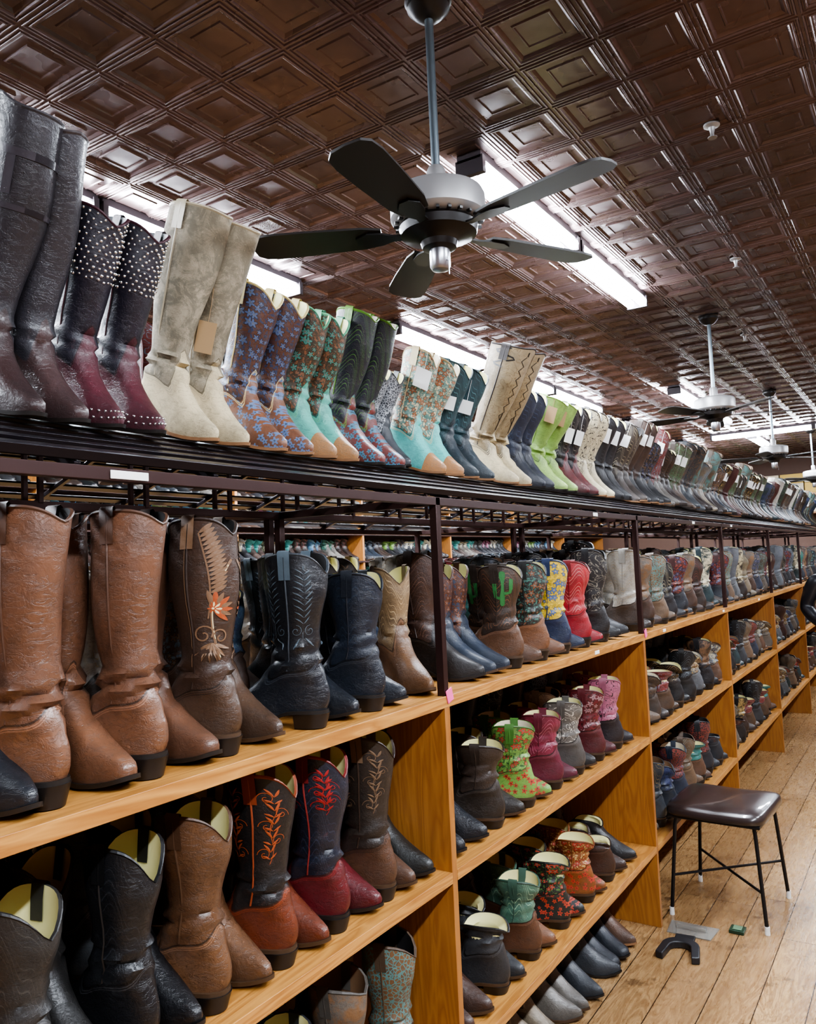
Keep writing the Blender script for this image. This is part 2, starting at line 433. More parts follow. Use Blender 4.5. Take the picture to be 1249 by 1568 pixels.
def plume(mi,zb,zt,a0=PI*.7):
    o=[]
    n=9
    for i in range(n):
        z=zb+(zt-zb)*i/(n-1);l=.026*(1-.5*abs(i/(n-1)-.4))
        for q in(-1,1): o.append(leaf(a0,z,PI/2+q*.75,l,.0013,mi))
    o.append(curve([(a0,zb-.03),(a0,zt+.02)],.0013,mi))
    for q in(-1,1):
        o.append(spiral(a0+q*.3,zb-.015,.013,1.3,PI/2,q,.0013,mi))
        o.append(leaf(a0+q*.1,zb-.03,-PI/2+q*.7,.03,.002,mi))
    return both(o)+both([(d[0],[(PI-a,z) for a,z in d[1]])+tuple(d[2:]) for d in o])
def feather(mi,acc):
    o=[];ac=PI*.72
    path=[(ac-.35+.35*math.sin(i/20*2.4),.385-.0082*i) for i in range(21)]
    o.append(curve(path,.0026,mi))
    for i in range(0,15):
        a,z=path[i]; o.append(leaf(a,z,PI*.22-.02*i,.030+.010*math.sin(i/14*PI),.0042,mi))
    o.append(curve([(ac+.75-.75*math.sin(i/20*2.6),.345-.0102*i) for i in range(21)],.0045,mi))
    o.append(curve([(ac+.62-.6*math.sin(i/20*2.7),.33-.0092*i) for i in range(21)],.0018,8))
    for i in range(8):
        an=-.9+i*.36
        o.append(leaf(ac+.05,.24,an,.036,.0048,acc if i%2==0 else mi))
        o.append(leaf(ac+.05,.24,an,.020,.0022,8 if i%2==0 else acc))
    o+=blossom(ac+.05,.24,.009,6,acc)
    o.append(spiral(ac-.3,.19,.02,1.3,0,1,.003,mi)); o.append(spiral(ac+.32,.185,.017,1.2,PI,-1,.003,mi))
    for i in range(6): o.append(leaf(ac,.175,-PI/2-1.1+i*.44,.04,.0034,mi))
    o.append(curve([(ac-.75,.13+.01*i) for i in range(26)],.0012,mi))
    return both(o)
def cactus(mi):
    o=[];ac=PI*.62
    def cap(a,z0,z1,w):
        p=[]
        for i in range(7): t=i/6*PI; p.append((a+w*math.cos(t)/.05,z1+w*math.sin(t)))
        for i in range(7): t=PI+i/6*PI; p.append((a+w*math.cos(t)/.05,z0+w*math.sin(t)))
        return('p',p,mi)
    o.append(cap(ac,.17,.27,.007));o.append(cap(ac+.4,.22,.25,.005));o.append(cap(ac-.4,.205,.235,.005))
    o.append(curve([(ac,.205),(ac+.2,.204),(ac+.38,.208),(ac+.4,.22)],.009,mi));o.append(curve([(ac,.19),(ac-.2,.189),(ac-.38,.193),(ac-.4,.205)],.009,mi))
    return both(o)
def studfield(z0,z1,rows,n,r,a0=0,a1=2*PI):
    o=[]
    for i in range(rows):
        z=z0+(z1-z0)*i/(rows-1)
        for k in range(n): o.append((a0+(a1-a0)*(k+.5*(i%2))/n+random.uniform(-.02,.02),z+random.uniform(-.002,.002),r*random.uniform(.75,1.2)))
    return o
def toestuds():
    return [(a,z,.0032) for z in(.012,.024) for a in np.linspace(-1.2,1.2,16)]+[(PI+a,.02,.003) for a in np.linspace(-.8,.8,6)]

X={}
TL=.27
X['riding1']=mk('riding_boot',dict(H=.545,L=TL,dip=.0,side=-.02,hh=.03,toe='round',hwt=.060,dpt=.165,strap=False,seg=36,
   decals=both([('r',[(-.3+.12*i,.435) for i in range(28)],.014,5),('r',[(-.3+.12*i,.34) for i in range(28)],.010,5),('r',[(.9,.36),(.9,.44)],.012,5)])),'29262b','32201f',lin=LIN_K,sole=SOLE_K,rough=.38,trim='343135',acc=flat(hexc('38343a'),.35),line=False)
X['riding2']=mk('riding_boot_dark',dict(H=.535,L=TL,dip=-.01,hh=.03,toe='round',hwt=.050,dpt=.14,strap=False,seg=36),'302e33','42302f',lin=LIN_K,sole=SOLE_K,rough=.32,trim='3a3233',line=False)
X['stud']=mk('studded_cowboy_boot',dict(H=.435,L=TL,toe='snip',dip=.03,studs=studfield(.255,.385,12,24,.0033)+toestuds(),seg=36),'1e1b26','4e2029',lin=LIN_K,sole=SOLE_K,rough=.4,trim='3a1520')
X['suede']=mk('tall_suede_boot',dict(H=.52,L=TL,toe='snip',dip=.005,hwt=.058,dpt=.165,wr=.006,strap=True,seg=36,slouch=.006),'988d78','c6b694',pat='mottle',pc='6b6454',lin=LIN_C,sole=SOLE_T,heel=HEEL_B,rough=.8,coat=0,trim='a89c82')
X['suedetag']=mk('tall_suede_boot_tagged',dict(H=.515,L=TL,toe='snip',dip=.005,hwt=.058,dpt=.165,wr=.006,tag=(-PI*.3,.24,.045,.075),seg=36,slouch=.006),'9c917c','c6b694',pat='mottle',pc='6f6756',lin=LIN_C,sole=SOLE_T,heel=HEEL_B,rough=.8,coat=0,trim='a89c82',tagm=TAGK)
X['blueflower']=mk('embroidered_cowboy_boot',dict(H=.405,L=TL,seg=36,toe='snip'),'553322','74482e',pat='floral',pc='4c5c7e',pc2='2c3550',fpat='floral',fpc='566c90',sole=SOLE_T,lin=LIN_Y,trim='d7c58a')
X['turqbrown']=mk('turquoise_inlay_boot',dict(H=.40,L=TL,seg=36,toe='snip'),'463828','5aa898',pat='floral',pc='4a8274',pc2='7e5236',fpat='tip',fpc='946a42',sole=SOLE_T,lin=LIN_Y,trim='62ab86')
X['navyred']=mk('floral_dark_boot',dict(H=.44,L=TL,dip=.02,toe='square',seg=36),'1e2029','6c302b',pat='flame',pc='4f7a2f',fpat='floral',fpc='3f6f86',sole=SOLE_K,lin=LIN_B,trim='5e8c32')
X['greygrey']=mk('grey_patterned_boot',dict(H=.36,L=TL),'6c7075','44474c',pat='snake',pc='b9bdc2',pc2='3c4046',sole=SOLE_K)
X['turqorange']=mk('turquoise_orange_boot',dict(H=.40,L=TL,seg=36,tag=(-PI*.28,.30,.055,.065)),'71938a','68c8c0',pat='floral',pc='ab673f',pc2='d8c9a4',fpat='tip',fpc='a27145',sole=SOLE_T,lin=LIN_C,trim='c8b48a')
X['turqorange2']=mk('turquoise_orange_boot_mate',dict(H=.395,L=TL,seg=36),'71938a','68c8c0',pat='floral',pc='ab673f',pc2='d8c9a4',fpat='tip',fpc='a27145',sole=SOLE_T,lin=LIN_C,trim='c8b48a')
X['teal']=mk('teal_cowboy_boot',dict(H=.40,L=TL,tag=(-PI*.3,.24,.05,.05)),'223d43','192830',pat='stitch',pc='4f7b80',sole=SOLE_T,lin=LIN_Y)
X['lace']=mk('cream_laceup_boot',dict(H=.525,L=TL,dip=-.015,hwt=.068,dpt=.18,lean=.1,seg=36,wr=.008,decals=both([('r',[(.35+.25*(i%2),.2+.018*i) for i in range(15)],.003,4),('r',[(.3,.16),(.3,.47)],.005,4),('r',[(1.5+.5*math.sin(i*.9),.40+.007*i) for i in range(12)],.006,4)])),'988667','cfbf9a',pat='scroll',pc='7c684b',sole=SOLE_T,lin=LIN_C,trim='2a2220')
X['navy']=mk('navy_cowboy_boot',dict(H=.40,L=TL),'22293a','1e222e',pat='stitch',pc='3c4b66',sole=SOLE_K)
X['lime']=mk('lime_cowboy_boot',dict(H=.40,L=TL,hwt=.068,dpt=.18,toe='round',seg=36,dip=.02,tag=(-PI*.3,.32,.045,.07),lean=.05,wr=.007),'8aab58','97b663',sole=SOLE_K,lin=LIN_C,heel=HEEL_B,trim='7fa04e',tagm=TAGK,rough=.42)
X['blackred']=mk('black_red_boot',dict(H=.41,L=TL,tag=(-PI*.25,.26,.04,.07)),'1a191d','56191c',pat='stitch',pc='8a8278',sole=SOLE_K)
X['creamblk']=mk('cream_patterned_boot',dict(H=.42,L=TL,seg=32),'c9bd9e','cbbf9f',pat='scroll',pc='2a2522',sole=SOLE_T,lin=LIN_C,trim='2a2522')
X['blktag']=mk('black_tagged_boot',dict(H=.42,L=TL,tag=(-PI*.3,.32,.055,.075)),'1e1d21','171619',sole=SOLE_K,pat='stitch',pc='3e3e44')
# middle shelf
X['tan']=mk('tan_tall_boot',dict(H=.465,toe='round',hh=.042,hwt=.053,wr=.0065,seg=48,dip=.028,slouch=-.004),'664431','6e4933',sole=SOLE_K,lin=LIN_K,rough=.38,coat=.35,mottle=.6,crink=.42)
X['tan2']=mk('tan_brown_tall_boot',dict(H=.46,toe='round',hh=.042,wr=.005,seg=44,dip=.028,decals=scrollset(5,.2,.36)),'563929','5f3f2d',sole=SOLE_K,lin=LIN_K,rough=.4,coat=.25,trim='4a2c1a',acc=flat(hexc('30221a')))
X['tooled']=mk('tooled_brown_boot',dict(H=.455,seg=48,hh=.04,dip=.035,decals=feather(5,9)),'3e2c22','483426',sole=SOLE_B,lin=LIN_K,rough=.38,coat=.3,trim='2a1c15',acc=flat(hexc('745841')))
X['blkfloral']=mk('black_embroidered_boot',dict(H=.385,seg=44,decals=plume(5,.19,.30)),'16191e','1a1d23',sole=SOLE_K,lin=LIN_K,rough=.34,coat=.35,pat=None,acc=flat(hexc('4c5860')),trim='33383e')
X['blkplain']=mk('black_cowboy_boot',dict(H=.38),'1c1e23',sole=SOLE_K,lin=LIN_K,pat='flame',pc='3d454b',rough=.36)
X['navyp']=mk('navy_plain_boot',dict(H=.335,seg=36),'1a202b','181c24',sole=SOLE_K,lin=LIN_Y,pat='stitch',pc='252f3d',rough=.4)
X['sandtan']=mk('sand_cowboy_boot',dict(H=.345,seg=36),'7f684c','684a32',pat='stitch',pc='bfa67e',sole=SOLE_B,lin=LIN_Y)
X['brnblk']=mk('brown_black_boot',dict(H=.385,seg=32),'3a261d','1d1816',pat='flame',pc='624636',sole=SOLE_K,lin=LIN_B)
X['jean']=mk('denim_brown_boot',dict(H=.345,seg=32),'573425','242c39',pat='floral',pc='764a34',pc2='2f3a4d',sole=SOLE_B,lin=LIN_Y)
X['cact']=mk('cactus_inlay_boot',dict(H=.335,seg=36,decals=cactus(10)),'362920','573b28',pat='flame',pc='7d5030',sole=SOLE_B,lin=LIN_Y)
X['dkinlay']=mk('dark_inlay_boot',dict(H=.34,seg=32),'24221f','6f4a32',pat='floral',pc='70462c',pc2='3a655b',sole=SOLE_B,lin=LIN_Y)
X['yellow']=mk('yellow_floral_boot',dict(H=.345,seg=36),'c8aa2e','1c2740',pat='floral',pc='3f619c',pc2='d8b840',sole=SOLE_B,lin=LIN_Y,trim='1e2b4a')
X['red']=mk('red_cowboy_boot',dict(H=.335,seg=36),'a0222c','8f1e28',pat='flame',pc='cf958a',sole=SOLE_K,lin=LIN_K,trim='6c1218')
X['blkwhite']=mk('black_white_boot',dict(H=.38,seg=32),'201f21','181718',pat='scroll',pc='7f7a6c',pc2='5b5648',sole=SOLE_K,lin=LIN_K)
X['blkstud']=mk('black_studded_boot',dict(H=.42,seg=32,studs=studfield(.28,.37,7,18,.003)),'19181b','19181c',sole=SOLE_K,lin=LIN_K)
# lower shelf
X['greyyel']=mk('charcoal_boot',dict(H=.325,seg=36,dip=.06),'2c2b2a','262524',sole=SOLE_K,lin=LIN_Y,pat='stitch',pc='3e3c38')
X['blkyel']=mk('black_yellow_lined_boot',dict(H=.35,seg=36,dip=.07),'151619','131316',sole=SOLE_K,lin=LIN_Y,pat='stitch',pc='26282c',rough=.36)
X['tanyel']=mk('tan_western_boot',dict(H=.36,seg=44,dip=.06),'5c3e28','63432b',sole=SOLE_B,lin=LIN_Y,pat='flame',pc='483120',rough=.4,coat=.25,crink=.4)
X['blkorange']=mk('black_orange_boot',dict(H=.39,seg=44,toe='snip',dip=.06,decals=scrollset(9,.19,.32)),'1c1a1a','642f1b',sole=SOLE_B,lin=LIN_Y,trim='80391e',rough=.4)
X['navyred2']=mk('navy_red_boot',dict(H=.39,seg=40,dip=.06,decals=scrollset(11,.24,.32)),'1a1e2a','58181c',sole=SOLE_K,lin=LIN_Y,trim='70201f',pat='stitch',pc='2c3244',rough=.38)
X['brnscroll']=mk('brown_scroll_boot',dict(H=.39,seg=40,dip=.06,decals=scrollset(5,.19,.32)),'2b231d','503626',sole=SOLE_B,lin=LIN_Y,acc=flat(hexc('6c5642')),trim='2a1c14')
X['olive']=mk('olive_black_boot',dict(H=.39,seg=32,dip=.05),'42423a','1f1e1b',sole=SOLE_K,lin=LIN_Y,rough=.42)
def SH(n,h,*a,**k): X[n]=mk(n+'_ankle_boot',dict(H=h,dip=.028,hh=.03,seg=28,strap=h>.24),*a,**k)
SH('greenred',.265,'739a48','739a48',pat='floral',pc='a83d2f',pc2='34592f',fpat='floral',fpc='a83d2f',lin=LIN_C,trim='3f6b2a')
SH('pink',.26,'77253a','5a1c2c',pat='flame',pc='b07080')
SH('greyw',.27,'67635d','4c4844',pat='scroll',pc='b9b4a8')
SH('white',.28,'cfc9bd','2a2624',pat='stitch',pc='6d655a',lin=LIN_K)
SH('crim',.28,'6b2028','4e1c20',pat='floral',pc='9a7074',pc2='3c1014')
SH('pinkblk',.29,'ab637a','241d20',pat='scroll',pc='2a1a20')
SH('brnblk2',.25,'352a23','29221c')
SH('brownc',.17,'452c20','3f291e')
SH('florald',.23,'212522','212522',pat='floral',pc='a8402e',pc2='4a6b3a',fpat='floral',fpc='a8402e')
SH('orange',.23,'8c5026','7b4a24',pat='floral',pc='ab3a2e',pc2='b89c66',fpat='floral',fpc='ab3a2e')
SH('grnbrn',.25,'486b5a','543726',pat='stitch',pc='96b390',fpat='tip',fpc='724c34')
SH('chukka',.155,'3a251b','3a251b')
SH('chukka2',.15,'1e1c1d','1e1c1d')
SH('darkgrey',.2,'35373a','2a2b2d')
pal=['2a1d18','3f2b20','4c3a2d','5c4436','1d1c1f','212832','303439','3f2520','47221f','23363a','766a58','615c55','3e352f','50483f','1b1b1d','32231c','544d45','665240','24282f','2d2019','18171c','221814','5a5e62','262f40','9a948a','19181b','141416']
accs=['b9ae8c','806040','527a78','83392f','65737e','c8bea2','6d5036','4a6a4a','383f60','a08856']
def lib(n,h0,h1,tag=0,bright=(),seg=20):
    o=[];sh=pal[:];random.shuffle(sh)
    for i in range(n):
        s=sh[i%len(sh)];f=random.choice([s,s,random.choice(pal[:7]+pal[14:20])])
        if i<len(bright): s=bright[i]
        h=random.uniform(h0,h1)
        o.append(mk('display_boot_%d'%i,dict(H=h,L=.275,seg=seg,toe=random.choice(['snip','round','square','point']),dip=random.uniform(.02,.06) if h>.22 else .01,strap=h>.25,hh=random.choice([.028,.036,.042]),wr=.004,lean=random.uniform(-.04,.09),hwt=random.uniform(.048,.062),
          tag=(random.choice([-PI*.3,-PI*.4,-PI*.55]),h*.75,.05,.065) if tag and i%tag==0 else None),s,f,pat=random.choice([None,'stitch','stitch','floral','scroll','flame','snake','mottle']),pc=random.choice(accs),pc2=random.choice(accs+pal),
          lin=random.choice([LIN_Y,LIN_C,LIN_B,LIN_K]),sole=random.choice([SOLE_B,SOLE_K,SOLE_K,SOLE_T]),rough=random.uniform(.35,.52)))
    return o
LTOP=lib(27,.35,.47,tag=2,bright=('3f706e','b3ada2','70302c'))
LMID=lib(27,.30,.385,tag=5,bright=('367670','a8a298','3a4c66','7c2e2e'))
LDK=[X[k] for k in('blkplain','navyp','brnblk','brnscroll','blkwhite','blkfloral')]
LSH=lib(27,.21,.32,tag=3,bright=('367670','b8b2a8','74302f'))
LANK=lib(12,.14,.2)
LWALL=lib(18,.20,.245,bright=('3f8a82','72963f','4a6f9c','a83a34','d8ceb6','c2b08c','4a7f6c','e0dacb','9a5f7a'))
LSH2=[X[k] for k in('brnblk2','darkgrey','grnbrn','crim')]

BOARDZ=(1.263,.813,.343)
TILT=math.radians(19.5)
def put(me,Xh,Y,Z,d,name,rot=0.0,parent=None,sc=1,tilt=0.0,roll=0.0):
    o=bpy.data.objects.new(name,me);COL.objects.link(o)
    o.matrix_world=Matrix.Translation((Xh,Y,Z))@Matrix.Rotation(tilt,4,'Y')@Matrix.Rotation((0 if d=='out' else PI)+rot,4,'Z')@Matrix.Rotation(roll,4,'X')@Matrix.Diagonal((sc,sc,sc,1))
    if parent:o.parent=parent
    return o
def rr(a=.05): return random.uniform(-a,a)
TX=-1.595
def trayz(x): return 1.808+(-1.10-x)*math.tan(TILT)
top=[(.83,'riding1'),(.925,'riding2'),(1.02,'stud'),(1.13,'stud'),(1.265,'suede'),(1.38,'suedetag'),(1.495,'blueflower'),(1.60,'blueflower'),
 (1.705,'turqbrown'),(1.81,'turqbrown'),(1.925,'navyred'),(2.025,'navyred'),(2.30,'turqorange'),(2.42,'turqorange2'),(2.53,'teal'),(2.64,'teal'),(2.84,'lace'),(2.97,'lace'),(3.10,'navy'),(3.20,'navy'),
 (3.34,'lime'),(3.47,'lime'),(3.62,'blackred'),(3.74,'blackred'),(3.87,'creamblk'),(3.98,'creamblk'),(4.14,'blktag'),(4.26,'blktag')]
NAMES={'riding1':'riding_boot','riding2':'riding_boot','stud':'studded_cowboy_boot','suede':'tall_suede_boot','suedetag':'tall_suede_boot','lace':'laceup_boot'}
for y,k in top: put(X[k],TX,y,trayz(TX),'out',NAMES.get(k,'cowboy_boot'),rr(.05)+.03,tilt=TILT,roll=rr(.035))
for y in(2.13,2.215): put(X['greygrey'],TX-.04,y,trayz(TX-.04),'out','cowboy_boot',rr(),tilt=TILT,sc=.85)
mid=[(.68,'blkplain','out'),(.745,'tan','in'),(.85,'tan','out'),(.935,'tan','in'),(1.03,'tan2','out'),(1.115,'tooled','in'),(1.225,'tooled','out'),
 (1.385,'blkfloral','in'),(1.485,'blkfloral','out'),(1.60,'navyp','in'),(1.66,'navyp','out'),
 (2.08,'brnblk','out'),(2.17,'jean','out'),(2.27,'jean','out'),(2.39,'cact','in'),(2.49,'cact','out'),(2.60,'dkinlay','in'),(2.69,'dkinlay','out'),
 (2.80,'yellow','in'),(2.89,'yellow','out'),(3.01,'red','in'),(3.10,'red','out'),(3.22,'blkwhite','in'),(3.31,'blkwhite','out'),(3.43,'blkstud','out')]
low=[(.62,'blkyel','out'),(.715,'greyyel','in'),(.80,'greyyel','out'),(.905,'blkyel','in'),(.98,'blkyel','out'),(1.07,'tanyel','in'),(1.16,'tanyel','out'),(1.255,'blkorange','in'),(1.34,'blkorange','out'),
 (1.43,'navyred2','in'),(1.52,'navyred2','out'),(1.615,'brnscroll','in'),(1.69,'brnscroll','out'),(1.755,'olive','out'),
 (1.94,'blkplain','out'),(2.05,'blkplain','out'),(2.20,'brnblk2','in'),(2.30,'brnblk2','out'),(2.43,'greenred','in'),(2.52,'greenred','out'),(2.66,'pink','in'),(2.75,'pink','out'),(2.87,'greyw','in'),(2.96,'white','out'),(3.09,'crim','in'),(3.18,'crim','out'),(3.31,'pinkblk','in'),(3.40,'pinkblk','out')]
thr=[(1.94,'brownc','out'),(2.04,'brownc','out'),(2.18,'darkgrey','in'),(2.27,'darkgrey','out'),(2.41,'grnbrn','in'),(2.50,'grnbrn','out'),(2.66,'florald','in'),(2.75,'florald','out'),(2.9,'orange','in'),(2.99,'orange','out'),(3.12,'chukka','in'),(3.21,'chukka','out'),(3.34,'chukka2','out')]
for lst,z in((mid,BOARDZ[0]),(low,BOARDZ[1]),(thr,BOARDZ[2])):
    for y,k,d in lst:
        if d=='in': hx,yy,rt=-1.135,y+.012,.2
        else: hx,yy,rt=-1.405,y+.03,-.06
        put(X[k],hx,yy,z+.002,d,'cowboy_boot' if z!=BOARDZ[2] else 'ankle_boot',rr(.05)+rt)
put(X['sandtan'],-1.375,1.955,BOARDZ[0]+.002,'out','cowboy_boot',-.5)
def row(name,libr,Xc,z,y0,y1,step,mode,tilt=0.0,yaw=0.0,jx=.012,jr=.08,jroll=.04):
    e=empty(name,(0,0,0)); y=y0;i=0;last=None;me=random.choice(libr)
    while y<y1:
        if i%2==0:
            while me is last: me=random.choice(libr)
            last=me
        if 'top' in name or 'wall' in name or abs(((y-1.85)/1.733)-round((y-1.85)/1.733))*1.733>.05:
            d={'out':'out','in':'in','alt':'in' if i%2==0 else 'out'}[mode]
            hx=Xc+(-.14 if d=='out' else .13)+random.uniform(-jx,jx)
            put(me,hx,y,(z(hx) if callable(z) else z)+.002,d,'boot',rr(jr)+(yaw if d=='in' else 0),e,tilt=tilt+rr(jroll)*.5,roll=rr(jroll))
        y+=step*random.uniform(.93,1.1);i+=1
    return e
row('top_boot_row',LTOP,TX+.14,trayz,4.40,13.2,.112,'out',tilt=TILT,jroll=.08)
row('top_boot_row_back',LTOP,-1.95,lambda x:1.808+(x+2.28)*math.tan(TILT),.3,13.2,.12,'in',tilt=-TILT)
row('middle_boot_row',LMID,-1.265,BOARDZ[0],3.70,13.2,.1,'alt',yaw=.15)
row('lower_boot_row',LSH,-1.265,BOARDZ[1],3.70,13.2,.1,'alt',yaw=.15,jr=.18)
row('bottom_boot_row',LSH+LANK,-1.265,BOARDZ[2],3.65,13.2,.105,'alt',yaw=.15,jr=.18)
row('bottom_boot_row_near',LMID,-1.265,BOARDZ[2],.5,1.8,.1,'alt',yaw=.15)
row('floor_boot_row',LANK+LSH,-1.27,.0,1.95,3.5,.115,'out',jr=.25,jx=.03)
for nm,lb,z,y0 in(('middle_boot_row_rear',LDK+LMID[:8],BOARDZ[0],.2),('lower_boot_row_rear',LDK+LMID[6:14],BOARDZ[1],.2),('bottom_boot_row_rear',LSH2+LSH,BOARDZ[2],.5)):
    row(nm,lb,-1.56,z,y0,13.2,.1,'alt')
    row(nm+'_far',lb,-1.99,z,y0,13.2,.105,'in')
row('floor_boot_row_rear',LANK,-1.55,.0,1.5,8,.13,'out')

# ---------------------------------------------------------------- materials room
def wood(name,c1,c2,axis='y',rough=.4,sc=1):
    m,nt,b=newmat(name);v=COORD(nt)
    mp=nt.nodes.new('ShaderNodeMapping');nt.links.new(v,mp.inputs[0])
    mp.inputs['Scale'].default_value={'y':(9*sc,.9*sc,9*sc),'z':(9*sc,9*sc,.9*sc)}[axis]
    n=NOISE(nt,mp.outputs[0],1.6,3,.5,.8)
    ring=M(nt,'FRACT',M(nt,'MULTIPLY',n,9.0)); fine=NOISE(nt,mp.outputs[0],22,3,.6)
    f=M(nt,'ADD',M(nt,'MULTIPLY',M(nt,'ABSOLUTE',M(nt,'SUBTRACT',ring,.5)),1.3),M(nt,'MULTIPLY',fine,.35),clamp=True)
    c=MIX(nt,f,c1,c2); nt.links.new(c,b.inputs['Base Color'])
    b.inputs['Roughness'].default_value=rough
    nt.links.new(BUMP(nt,f,.15,.001),b.inputs['Normal']);return m
PINE=wood('varnished_pine',hexc('8c5826'),hexc('c08c4a'))
PINEV=wood('varnished_pine_panel',hexc('825024'),hexc('a06c36'),'z')
IRON=simple('brown_steel',hexc('3a2624'),.36,.5,noise=.3)
DSL=simple('tray_slat',hexc('1d191e'),.28,.6)
LABEL=simple('label_paper',(.8,.8,.78),.6);PINK=simple('pink_tape',hexc('e85a9a'),.5)

def unit(name,xf,xb,ys,labels=False):
    mb=MB(); sg=1 if xf>xb else -1
    y0,y1=ys[0],ys[-1]
    for z in BOARDZ[1:]: 
        for i in range(len(ys)-1): mb.bbox((xb,ys[i]+.0125,z-.028),(xf,ys[i+1]-.0125,z),0)
    mb.bbox((xb,y0-.0125,BOARDZ[0]-.03),(xf,y1+.0125,BOARDZ[0]),0)
    for y in ys:
        mb.bbox((xb,y-.0125,0),(xf-.001,y+.0125,BOARDZ[0]-.03),1)
        d=.012*sg
        for x,zt in((xf-d,1.79),(xb+d,1.79)): mb.bbox((x-.011,y-.011,BOARDZ[0]),(x+.011,y+.011,zt),2)
        mb.bbox((min(xf,xb)+.012,y-.01,1.768),(max(xf,xb)-.012,y+.01,1.79),2)
    for x in(xf-d,xb+d): mb.bbox((x-.011,y0-.9,1.768),(x+.011,y1,1.7895),2)
    D=abs(xf-xb);T=math.tan(TILT);n=9;R=Matrix.Rotation(TILT*sg,3,'Y')
    for i in range(n):
        t=.04+.92*i/(n-1); x=xf-sg*D*t; z=1.797+D*t*T
        mb.box((x,(y0-.9+y1)/2,z),(.026,y1-y0+.9,.007),3,R)
    y=y0-.8
    while y<y1:
        mb.box((xf-sg*D*.5,y,1.786+D*.5*T),(D*.98/math.cos(TILT),.012,.012),3,R)
        mb.bbox((xb+sg*.02-.005,y-.006,1.785),(xb+sg*.02+.005,y+.006,1.785+D*.95*T),2)
        y+=.29
    mb.box((xf-sg*.006,(y0-.9+y1)/2,1.806),(.004,y1-y0+.9,.016),3,R)
    if labels:
        for y,w in((.86,.075),(3.05,.05),(4.6,.05),(5.6,.05)): mb.box((xf+.0008,y,1.778),(.002,w,.014),4)
        for y in(2.98,3.9,5.2,6.4): mb.box((xf+.001,y,BOARDZ[0]-.014),(.002,.045,.014),4)
        for y in(1.86,3.60): mb.box((xf+.002,y,BOARDZ[0]-.0),(.003,.03,.035),5,Matrix.Rotation(.3,3,'X'))
    return mb.obj(name,[PINE,PINEV,IRON,DSL,LABEL,PINK],bevel=.0015)
ys=[1.85+1.733*n for n in range(-1,7)]
unit('boot_display_shelf',-1.1,-1.68,ys,True)
unit('boot_display_shelf_rear',-2.28,-1.70,ys)
WR=-4.9
mb=MB()
WZ=(.3,.68,1.06,1.40,1.68,1.96,2.24,2.52)
for z in WZ: mb.bbox((WR-.38,-.5,z-.018),(WR,14,z),0)
for n in range(9): mb.bbox((WR-.38,-.5+n*1.8,0),(WR-.01,-.47+n*1.8,2.6),1)
mb.obj('wall_boot_rack',[IRON,PINEV])
for i,z in enumerate(WZ[2:-1]): row('wall_boot_row',LWALL,WR-.16,z,.4,13.5,.105,'out')

# ---------------------------------------------------------------- room shell
CZ=3.13
def ceiling():
    m,nt,b=newmat('pressed_tin_brown');v=COORD(nt)
    n=NOISE(nt,v,1.2,3);n2=NOISE(nt,v,45,3,.6);n3=NOISE(nt,v,7,2)
    c=MIX(nt,SMOOTH(nt,n,.35,.7),hexc('675250'),hexc('5a4d4e')); c=MIX(nt,M(nt,'MULTIPLY',n2,.3),c,hexc('2a2020'))
    nt.links.new(c,b.inputs['Base Color']);b.inputs['Metallic'].default_value=.5
    nt.links.new(M(nt,'MULTIPLY_ADD',n3,.25,.16),b.inputs['Roughness'])
    nt.links.new(BUMP(nt,n3,.45,.012),b.inputs['Normal'])
    T=.254;h=T/2
    prof=[(h,0),(h-.004,0),(h-.0065,-.004),(h-.010,-.004),(h-.0125,0),(h-.017,0),(h-.0195,-.004),(h-.023,-.004),(h-.026,.0),(h-.031,.0),(h-.040,.007),(h-.066,.007),(h-.069,.003),(h-.073,.003),(h-.076,.006),(0.0,.006)]
    vs=[];fs=[]
    for r,z in prof[:-1]:
        for sx,sy in((-1,-1),(1,-1),(1,1),(-1,1)): vs.append((sx*r,sy*r,z))
    k=len(prof)-1
    for i in range(k-1):
        for j in range(4): fs.append((i*4+j,i*4+(j+1)%4,(i+1)*4+(j+1)%4,(i+1)*4+j))
    fs.append(tuple((k-1)*4+j for j in range(4)))
    nx,ny=36,72; x0,y0=-6.05,-3.1
    V=np.array(vs);allv=[];allf=[];n_=len(vs)
    for ix in range(nx):
        for iy in range(ny):
            o=len(allv)*n_; allv.append(V+np.array([x0+T*(ix+.5),y0+T*(iy+.5),CZ])); allf+= [tuple(q+o for q in f) for f in fs]
    me=bpy.data.meshes.new('ceiling');me.from_pydata(np.concatenate(allv).tolist(),[],allf);me.materials.append(m)
    o=bpy.data.objects.new('ceiling',me);COL.objects.link(o)
ceiling()
